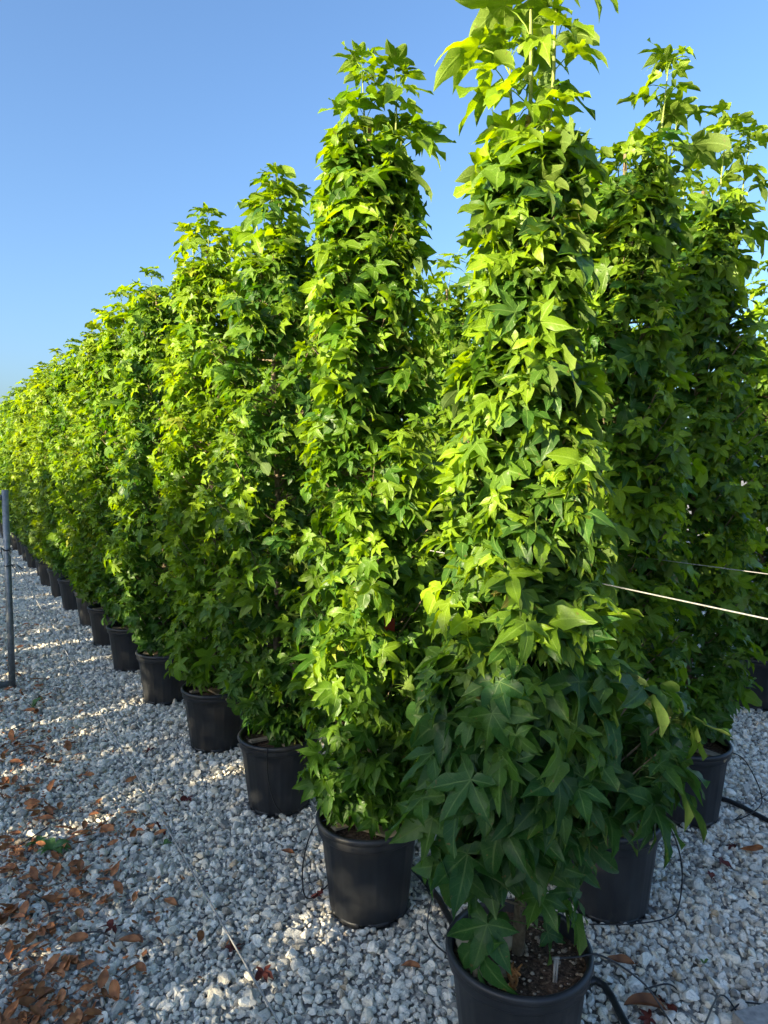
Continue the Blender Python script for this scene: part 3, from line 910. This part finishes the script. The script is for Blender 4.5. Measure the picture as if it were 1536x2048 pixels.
ng.links.new(gi.outputs[0], iop.inputs['Points']); ng.links.new(ci.outputs[0], iop.inputs['Instance'])
iop.inputs['Pick Instance'].default_value = True
ng.links.new(named('pick', 'INT'), iop.inputs['Instance Index'])
e2r = ng.nodes.new('FunctionNodeEulerToRotation')
ng.links.new(named('rot', 'FLOAT_VECTOR'), e2r.inputs[0]); ng.links.new(e2r.outputs[0], iop.inputs['Rotation'])
ng.links.new(named('size', 'FLOAT'), iop.inputs['Scale'])
ng.links.new(iop.outputs[0], go.inputs[0])
mod = gravel.modifiers.new('scatter', 'NODES'); mod.node_group = ng

pass  # print('leaf objects', leaf_total, 'gravel', nn)

# ------------------------------------------------------------------ soil details in the foremost pot
root_f = [o for o in COL.objects if o.get('label', '').startswith('foremost potted')][0]
pot_f = [c for c in root_f.children if c.name.startswith('pot')][0]
mb = MB(); g = np.random.default_rng(77)
bm = bmesh.new(); bmesh.ops.create_icosphere(bm, subdivisions=1, radius=1)
iv = np.array([v.co[:] for v in bm.verts]); itf = [tuple(v.index for v in f.verts) for f in bm.faces]; bm.free()
for k in range(170):
    r = (POT_R - 0.022) * math.sqrt(g.uniform(0, 1)); a = g.uniform(0, 6.28)
    sz = 0.0036 * g.lognormal(0, 0.5)
    c = np.array([r * math.cos(a), r * math.sin(a), 0.331 + 0.012 * (1 - r / POT_R) + sz * 0.3])
    mb.add((iv * g.uniform(0.8, 1.2, iv.shape) * sz * np.array([1.2, 1, 0.75]) + c).tolist(), itf)
M_PEB = noise_mat('soil_pebble', [(0.3, (0.20, 0.14, 0.09)), (0.7, (0.46, 0.37, 0.27))], 60, 0.85, 0.2, 0.002)
o = link('soil_pebbles', mb.mesh('soil_pebbles', M_PEB), pot_f); o['kind'] = 'stuff'
mb = MB(); g = random.Random(5)
for k in range(9):
    x0, y0 = g.uniform(-.006, .006), g.uniform(-.006, .006)
    pts_ = [(x0 + g.uniform(-.004, .004) * j, y0 + g.uniform(-.004, .004) * j, 0.31 + 0.016 * j) for j in range(6)]
    mb.tube(pts_, [0.0045, 0.005, 0.0045, 0.004, 0.004, 0.0025], 5)
o = link('dried_stalk', mb.mesh('dried_stalk', M_DRY), root_f, loc=(-0.035, -0.115, 0.0)); o['label'] = 'rusty orange dried stalk stub'
# thin drip stake with the tube clipped to its head
mb = MB()
mb.tube([(0, 0, 0.30), (0.004, -0.002, 0.40)], [0.003, 0.0035], 6); mb.tube([(0.007, 0, 0.30), (0.011, -0.002, 0.40)], [0.0025, 0.003], 6)
mb.tube([(-0.004, 0, 0.402), (0.016, -0.002, 0.404)], 0.0042, 6)
o = link('drip_stake', mb.mesh('drip_stake', M_STAKE), root_f, loc=(0.075, -0.10, 0))

# ------------------------------------------------------------------ steel pipe frame on the left
fx, fy = -2.90, 5.22
fr = link('pipe_frame', None, loc=(fx, fy, 0)); tag(fr, 'grey galvanised steel pipe frame at the left edge of the picture', 'frame')
mb = MB(); mb.tube([(0, 0, 0.0), (0, 0, 0.5), (0, 0, 1.56)], 0.024, 16); link('post', mb.mesh('post', M_STEEL), fr)
mb = MB(); mb.tube([(-1.7, -0.35, 0.0), (-1.7, -0.35, 1.56)], 0.024, 16); link('post', mb.mesh('post', M_STEEL), fr)
mb = MB(); mb.tube([(-0.022, -0.004, 1.50), (-1.68, -0.346, 1.50)], 0.021, 14); link('top_rail', mb.mesh('top_rail', M_STEEL), fr)
mb = MB(); mb.tube([(-0.022, -0.004, 0.045), (-1.68, -0.346, 0.045)], 0.023, 14); link('bottom_rail', mb.mesh('bottom_rail', M_STEEL), fr)
for zz, sd in ((1.10, 1), (0.98, 2)):
    g = random.Random(sd); mb = MB()
    ring = [(0.027 * math.cos(a), 0.027 * math.sin(a), zz + 0.004 * math.sin(a)) for a in np.linspace(0, 6.28, 13)]
    mb.tube(ring, 0.004, 5)
    for k in range(5):
        a = g.uniform(-2.2, 0.3); d = g.uniform(0.04, 0.09)
        mb.tube([(0.026 * math.cos(a), 0.026 * math.sin(a), zz), ((0.03 + d / 2) * math.cos(a), (0.03 + d / 2) * math.sin(a), zz + g.uniform(-.03, .03)), ((0.03 + d) * math.cos(a + .3), (0.03 + d) * math.sin(a + .3), zz + g.uniform(-.07, .05))], 0.0025, 4)
    link('wire_tie', mb.mesh('wire_tie', M_HOSE), fr)


def cable(name, pts_, rad, mat, label, cat, group=None, n=8, smooth=6):
    """a tube through the points, rounded by a Catmull-Rom spline"""
    P = [np.array(p_, float) for p_ in pts_]
    out = []
    if len(P) > 2:
        Q = [2 * P[0] - P[1]] + P + [2 * P[-1] - P[-2]]
        for i in range(1, len(Q) - 2):
            for j in range(smooth):
                t = j / smooth
                out.append(0.5 * ((2 * Q[i]) + (-Q[i - 1] + Q[i + 1]) * t + (2 * Q[i - 1] - 5 * Q[i] + 4 * Q[i + 1] - Q[i + 2]) * t * t + (-Q[i - 1] + 3 * Q[i] - 3 * Q[i + 1] + Q[i + 2]) * t ** 3))
        out.append(P[-1])
    else: out = P
    m_ = MB(); m_.tube(out, rad, n)
    o_ = link(name, m_.mesh(name, mat)); tag(o_, label, cat, group)
    return o_


peg = px(575, 2075, 0.03)
cable('guy_wire', [(fx + 0.02, fy - 0.02, 1.09), tuple(peg)], 0.0036, M_WIRE, 'thin steel guy wire slanting from the pipe frame down across the gravel', 'wire')
a0 = np.array([0.47, 2.02, 1.435]); d0 = np.array([0.30, -0.65, 0.004])
cable('support_wire', [tuple(a0 + d0 * 8), tuple(a0)] + [(A[1][0], A[1][1], 1.45)], 0.0018, M_WIRE,
      'bright taut wire running from the foremost tree to the right edge', 'wire', 'support wires along the rows', smooth=2)
b0 = np.array([B0[0], B0[1], 1.408]); d0 = np.array([0.35, -0.45, -0.008])
cable('support_wire', [tuple(b0 + d0 * 9), tuple(b0)] + [tuple(B0 + ROWV) + (1.41,)], 0.0014, M_WIRE,
      'thinner wire in the shade above and behind the bright taut wire', 'wire', 'support wires along the rows', smooth=2)

# ------------------------------------------------------------------ irrigation
hp = [px(1335, 2190, 0.026), px(1258, 2060, 0.03), px(1190, 1960, 0.026)]
hp = [tuple(p_) for p_ in hp] + [(A[0][0] + 0.10, A[0][1] + 0.19, 0.03), (A[0][0] - 0.08, A[0][1] + 0.42, 0.03)] + [(A[i_][0] + 0.22, A[i_][1] + 0.13, 0.03 + 0.006 * (i_ % 2)) for i_ in range(1, 9)]
cable('irrigation_hose', hp, 0.0125, M_HOSE, 'black irrigation hose lying on the gravel beside the foremost pot', 'hose', 'black irrigation hoses', 10, 4)
hc = [tuple(px(1640, 1690, 0.03)), tuple(px(1536, 1641, 0.032)), tuple(px(1425, 1592, 0.03)), (C0[0] - 0.26, C0[1] + 0.22, 0.03), (C0[0] - 0.75, C0[1] + 1.0, 0.03)]
cable('irrigation_hose', hc, 0.0125, M_HOSE, 'black irrigation hose lying on the gravel at the right edge behind the pots', 'hose', 'black irrigation hoses', 10, 4)
def G(x, y, z=0.022): return tuple(px(x, y, z))
FX, FY = A[0]
tubes = [
    ([(FX + 0.08, FY - 0.10, 0.414), (FX + 0.14, FY - 0.09, 0.410), (FX + 0.215, FY - 0.075, 0.402), (FX + 0.33, FY - 0.09, 0.33), (FX + 0.44, FY - 0.13, 0.20), G(1440, 1990, 0.05), G(1485, 2040)],
     'thin black drip tube arching from the foremost pot down to the gravel'),
    ([(B0[0] + 0.17, B0[1] - 0.06, 0.37), (B0[0] + 0.23, B0[1] - 0.05, 0.33), (B0[0] + 0.27, B0[1] - 0.06, 0.2), (B0[0] + 0.26, B0[1] - 0.08, 0.07), (B0[0] + 0.2, B0[1] - 0.14, 0.04), (B0[0] + 0.04, B0[1] - 0.19, 0.045), (B0[0] - 0.12, B0[1] - 0.17, 0.03)],
     'thin black drip tube looping round the pot behind the foremost tree'),
    ([(A[1][0] - 0.16, A[1][1] - 0.04, 0.38), (A[1][0] - 0.22, A[1][1] - 0.03, 0.33), (A[1][0] - 0.26, A[1][1] - 0.02, 0.17), (A[1][0] - 0.24, A[1][1] - 0.03, 0.05), (A[1][0] - 0.15, A[1][1] + 0.12, 0.03)],
     'thin black drip tube hanging on the left side of the second pot'),
    ([(A[2][0] - 0.02, A[2][1] - 0.195, 0.382), (A[2][0] - 0.025, A[2][1] - 0.215, 0.36), (A[2][0] - 0.02, A[2][1] - 0.195, 0.2), (A[2][0] + 0.03, A[2][1] - 0.185, 0.06), (A[2][0] + 0.14, A[2][1] - 0.15, 0.03)],
     'thin black drip tube running down the front of the third pot'),
    ([(A[1][0] + 0.20, A[1][1] - 0.02, 0.36), (A[1][0] + 0.26, A[1][1] - 0.10, 0.22), (A[1][0] + 0.22, A[1][1] - 0.22, 0.05), (A[1][0] + 0.34, A[1][1] - 0.34, 0.03), (A[1][0] + 0.42, A[1][1] - 0.22, 0.03)],
     'thin black drip tube curling on the gravel between the two nearest pots'),
    ([(C0[0] + 0.16, C0[1] - 0.1, 0.37), (C0[0] + 0.26, C0[1] - 0.08, 0.3), (C0[0] + 0.32, C0[1] - 0.12, 0.12), G(1470, 1640), G(1536, 1585)],
     'thin black drip tube beside the right-hand hose'),
    ([G(1290, 1978, 0.03), G(1335, 1968, 0.035), G(1362, 1985, 0.02)], 'short curved piece of black tube on the gravel below the arching tube'),
    ([G(1462, 2022, 0.03), G(1490, 2005, 0.035), G(1560, 2015, 0.02)], 'black tube lying in the gravel by the concrete slab'),
]
for pts_, lab in tubes:
    cable('drip_tube', pts_, 0.0028, M_HOSE, lab, 'tube', 'thin black drip tubes', 6, 6)

# ------------------------------------------------------------------ concrete slab at the lower right, wooden post far right, red tag
bm = bmesh.new(); bmesh.ops.create_cube(bm, size=1)
bmesh.ops.scale(bm, vec=(0.40, 0.30, 0.05), verts=bm.verts)
bmesh.ops.bevel(bm, geom=bm.edges[:], offset=0.006, segments=2)
me = bpy.data.meshes.new('concrete_slab'); bm.to_mesh(me); bm.free(); me.materials.append(M_CONC)
c = px(1480, 2030, 0.03)
o = link('concrete_slab', me, loc=(c.x + 0.20, c.y - 0.105, 0.028)); o.rotation_euler = (0, R(1.5), R(17))
tag(o, 'grey concrete slab edge in the lower right corner', 'slab')
mb = MB()
mb.tube([(0, 0, -0.02), (0.002, 0.001, 0.6), (0.0, 0.0, 1.42), (0, 0, 1.44)], [0.034, 0.033, 0.032, 0.027], 12)
o = link('wooden_post', mb.mesh('wooden_post', M_WOOD), loc=(2.66, 4.55, 0)); tag(o, 'weathered round wooden post at the right edge among dark leaves', 'post')
root_2 = [o for o in COL.objects if o.get('label', '').startswith('second potted sweetgum in the left')][0]
mb = MB(); mb.add([(-.02, 0, 0), (.02, 0.004, 0), (.02, 0.004, .07), (-.02, 0, .07), (-.02, .0012, 0), (.02, .0052, 0), (.02, .0052, .07), (-.02, .0012, .07)],
                  [(0, 1, 2, 3), (7, 6, 5, 4), (0, 4, 5, 1), (1, 5, 6, 2), (2, 6, 7, 3), (3, 7, 4, 0)])
o = link('plant_tag', mb.mesh('plant_tag', M_TAG, False), root_2, loc=(0.08, -0.10, 1.10)); o['label'] = 'small red plant tag half hidden in the leaves'

# ------------------------------------------------------------------ fallen leaves
def dry_leaf_mesh(seed, L_=0.048, W_=0.022):
    g = random.Random(seed); m_ = MB(); n1, n2 = 9, 4
    curl = g.uniform(-0.9, 1.3); fold = g.uniform(0.2, 1.1); tw = g.uniform(-0.7, 0.7); bend = g.uniform(-.25, .25)
    vs = []
    for i in range(n1 + 1):
        t = i / n1; w = W_ * (math.sin(math.pi * min(1, 0.04 + t * 0.96)) ** 0.75) * (1 - 0.25 * t)
        if i == n1: w = 0.0005
        for j in range(-n2, n2 + 1):
            u = j / n2
            x_ = u * w; y_ = (t - 0.5) * 2 * L_
            z_ = abs(u) ** 1.3 * w * fold + curl * 0.35 * L_ * (t - 0.5) ** 2 * 2 + 0.0022 * math.sin(9 * t + 5 * u + seed) * abs(u) + tw * x_ * (t - 0.5)
            vs.append((x_ + bend * L_ * (t - .5) ** 2, y_, z_))
    k_ = 2 * n2 + 1
    fs = [(i * k_ + j, i * k_ + j + 1, (i + 1) * k_ + j + 1, (i + 1) * k_ + j) for i in range(n1) for j in range(2 * n2)]
    m_.add(vs, fs)
    m_.tube([(0, -L_, vs[n2][2]), (0.002, -L_ * 1.25, vs[n2][2] + 0.002)], 0.0009, 4)
    return m_.mesh('dry_leaf', M_BROWN)
DRY = [dry_leaf_mesh(i) for i in range(9)]
clusters = [(20, 1280, 26, 6), (30, 1420, 36, 10), (110, 1397, 40, 6), (25, 1500, 26, 8), (60, 1485, 28, 6), (130, 1477, 26, 4), (30, 1580, 28, 9), (92, 1565, 20, 3),
            (170, 1548, 10, 2), (80, 1625, 22, 9), (250, 1655, 30, 8), (170, 1672, 22, 5), (30, 1700, 22, 9), (50, 1735, 28, 7), (190, 1745, 34, 9), (75, 1775, 44, 11),
            (150, 1802, 36, 9), (20, 1830, 22, 7), (95, 1860, 18, 4), (40, 1900, 36, 9), (150, 1930, 44, 9), (60, 1960, 36, 9), (215, 1985, 34, 6), (100, 2012, 44, 10),
            (20, 2030, 24, 7), (150, 2042, 26, 6), (15, 1330, 22, 9), (60, 1360, 30, 5), (40, 1260, 20, 5), (45, 1385, 24, 6), (12, 1180, 10, 3), (10, 1220, 14, 4), (100, 1510, 50, 8), (200, 1600, 60, 5), (110, 1690, 60, 10), (250, 1800, 60, 6), (230, 1920, 60, 7), (-40, 1500, 60, 12), (-50, 1800, 60, 14), (-60, 2040, 50, 10)]
g = random.Random(21)
for (cx, cy, sp, cn) in clusters:
    for k in range(cn):
        p_ = px(cx + g.gauss(0, sp), cy + g.gauss(0, sp * 0.42), 0.03)
        o = link('dry_leaf', DRY[g.randrange(9)], loc=(p_.x, p_.y, 0.030 + g.uniform(0, 0.018)))
        o.rotation_euler = (g.gauss(0, 0.35), g.gauss(0, 0.35), g.uniform(0, 6.28)); sc_ = g.uniform(0.45, 0.85); o.scale = (sc_ * 1.15, sc_, sc_ * 0.5)
        if cy < 1450: tag(o, 'brown dry leaf in the drift near the foot of the pipe frame', 'fallen leaf', 'brown leaves near the pipe frame')
        elif cy < 1750: tag(o, 'brown dry leaf in the drift round the spreading green weed', 'fallen leaf', 'brown leaves round the green weed')
        else: tag(o, 'brown dry leaf in the drift in the lower left corner', 'fallen leaf', 'brown leaves in the lower left corner')
# crumbled bits of leaf between them
mb = MB(); g2 = random.Random(4)
for (cx, cy, sp, cn) in clusters:
    for k in range(cn * 5):
        p_ = px(cx + g2.gauss(0, sp * 1.5), cy + g2.gauss(0, sp * 0.7), 0.028)
        a = g2.uniform(0, 6.28); r_ = g2.uniform(0.006, 0.016); ne = g2.randrange(4, 7); tx, ty = g2.gauss(0, .5), g2.gauss(0, .5)
        ring = []
        for q in range(ne):
            an = a + 6.283 * q / ne; rr = r_ * g2.uniform(0.5, 1.2); dx, dy = rr * math.cos(an), rr * 0.6 * math.sin(an)
            ring.append((p_.x + dx, p_.y + dy, 0.026 + g2.uniform(0, .008) + dx * tx + dy * ty))
        cz = sum(v[2] for v in ring) / ne + 0.004
        mb.add([(p_.x, p_.y, cz)] + ring, [(0, 1 + q, 1 + (q + 1) % ne) for q in range(ne)])
o = link('leaf_litter', mb.mesh('leaf_litter', M_BROWN)); tag(o, 'crumbled reddish brown leaf bits between the stones at left', 'leaf litter', kind='stuff')
# darker star-shaped leaves, one by one
v_, f_, uv_, e_ = leaf_geo(2, 333, 1, 3, droop=0.2)
RED = []
for sd in (333, 340, 351):
    v_, f_, uv_, e_ = leaf_geo(3, sd, 1, 3, droop=0.12)
    v_ = v_.copy(); v_[:, 2] = v_[:, 2] * 1.3 + 0.35 * v_[:, 0] ** 2 + 0.02 * np.sin(v_[:, 0] * 14 + v_[:, 1] * 9)
    keepf = [q for q in f_ if max(q) < len(v_) - 6]
    RED.append(mesh_np('dry_leaf', v_, [i for q in keepf for i in q], [len(q) for q in keepf], mat=M_REDLEAF))
singles = [(375, 1596, 'dark red star-shaped leaf on the gravel in front of the third pot'), (322, 1660, 'dark red leaf on the gravel beside the guy wire'),
           (462, 1897, 'dark red leaf on the gravel in front of the second pot'), (528, 1942, 'dark red leaf beside the lower end of the guy wire'),
           (226, 1852, 'dark red leaf on bare gravel right of the brown drift'), (1418, 1748, 'dark red leaf on the gravel right of the second-row pot'),
           (1330, 2006, 'dark red leaf under the arching drip tube'), (1300, 2036, 'dark red leaf at the bottom edge right of the hose'),
           (1470, 1690, 'dark red leaf on the gravel below the right-hand hose'), (1440, 1720, 'dark red leaf between the right-hand hose and the drip tube'),
           (300, 1500, 'dark red leaf on the gravel near the fourth pot'), (640, 1790, 'dark red leaf on the gravel left of the second pot')]
for i_, (x_, y_, lab) in enumerate(singles):
    o = link('dry_leaf', RED[i_ % 3], loc=tuple(px(x_, y_, 0.036))); s_ = g.uniform(0.036, 0.055); o.scale = (s_,) * 3
    o.rotation_euler = (g.gauss(0, .3), g.gauss(0, .3), g.uniform(0, 6.28)); tag(o, lab, 'fallen leaf', 'dark red leaves on the gravel')
for i_, (x_, y_, s_, lab) in enumerate([(1240, 1925, 1.0, 'narrow brown leaf on the gravel right of the foremost pot'), (1290, 2010, 1.35, 'large brown curled leaf at lower right under the drip tube'),
                                        (1505, 1702, 1.0, 'brown leaf at the right edge below the hose'), (820, 1932, 0.8, 'small brown leaf on the sunny gravel left of the foremost pot'),
                                        (340, 1802, 0.8, 'small orange-brown leaf lying alone on mid gravel'), (575, 1705, 0.7, 'small brown leaf near the sun patch beside the third pot')]):
    o = link('dry_leaf', DRY[i_], loc=tuple(px(x_, y_, 0.036))); o.scale = (s_,) * 3
    o.rotation_euler = (g.gauss(0, .2), g.gauss(0, .2), g.uniform(-0.6, 0.2) + 1.5); tag(o, lab, 'fallen leaf')
# twigs among them
for i_, ((x1, y1), (x2, y2), lab) in enumerate([((20, 1460), (70, 1442), 'thin dark twig in the upper part of the leaf drift'), ((40, 1690), (95, 1655), 'thin dark twig across the middle of the leaf drift'),
                                                ((155, 1868), (220, 1872), 'short dark twig on gravel right of the drift'), ((70, 1790), (100, 1830), 'bent dark twig low in the leaf drift')]):
    a, b = px(x1, y1, 0.04), px(x2, y2, 0.045); m_ = (a + b) / 2 + Vector((0.01, 0.012, 0.004))
    cable('twig', [tuple(a), tuple(m_), tuple(b)], 0.0032, M_HOSE, lab, 'twig', 'dark twigs on the gravel', 5, 4)

# ------------------------------------------------------------------ weeds
def weed(x_, y_, n_, ln, up, lab, seed):
    g_ = random.Random(seed); r_ = link('weed', None, loc=tuple(px(x_, y_, 0.015))); tag(r_, lab, 'weed', 'small weeds in the gravel')
    for k in range(n_):
        m_ = MB(); a = g_.uniform(0, 6.28); l_ = ln * g_.uniform(0.6, 1.1); w_ = l_ * g_.uniform(0.13, 0.22); vs = []
        for i in range(6):
            t = i / 5; rr = l_ * t * (1 - up * 0.5); z_ = l_ * (up * t + 0.35 * t * (1 - t) * 2 - 0.1 * t * t); w = w_ * math.sin(math.pi * (0.08 + 0.9 * t))
            for u in (-1, 0, 1):
                vs.append((math.cos(a) * rr - math.sin(a) * w * u, math.sin(a) * rr + math.cos(a) * w * u, max(0.004, z_ + abs(u) * w * 0.3)))
        fs = [(i * 3 + j, i * 3 + j + 1, i * 3 + j + 4, i * 3 + j + 3) for i in range(5) for j in (0, 1)]
        m_.add(vs, fs); link('leaf', m_.mesh('weed_leaf', M_WEED), r_)
weed(66, 1418, 4, 0.10, 0.75, 'small green weed with upright leaves near the foot of the pipe frame', 1)
weed(105, 1702, 20, 0.09, 0.25, 'spreading green weed in the middle of the leaf drift', 2)
weed(75, 1690, 9, 0.06, 0.3, 'small weed just left of the spreading green weed', 5)
weed(328, 1692, 6, 0.045, 0.3, 'tiny green weed beside the guy wire', 3)
weed(18, 1475, 7, 0.07, 0.3, 'small weed at the left edge in the brown leaves', 4)
weed(88, 1462, 7, 0.05, 0.3, 'tiny weed on the gravel right of the upper leaf drift', 6)
weed(1408, 1930, 3, 0.035, 0.6, 'single yellowish weed sprout on the right-hand gravel', 7)
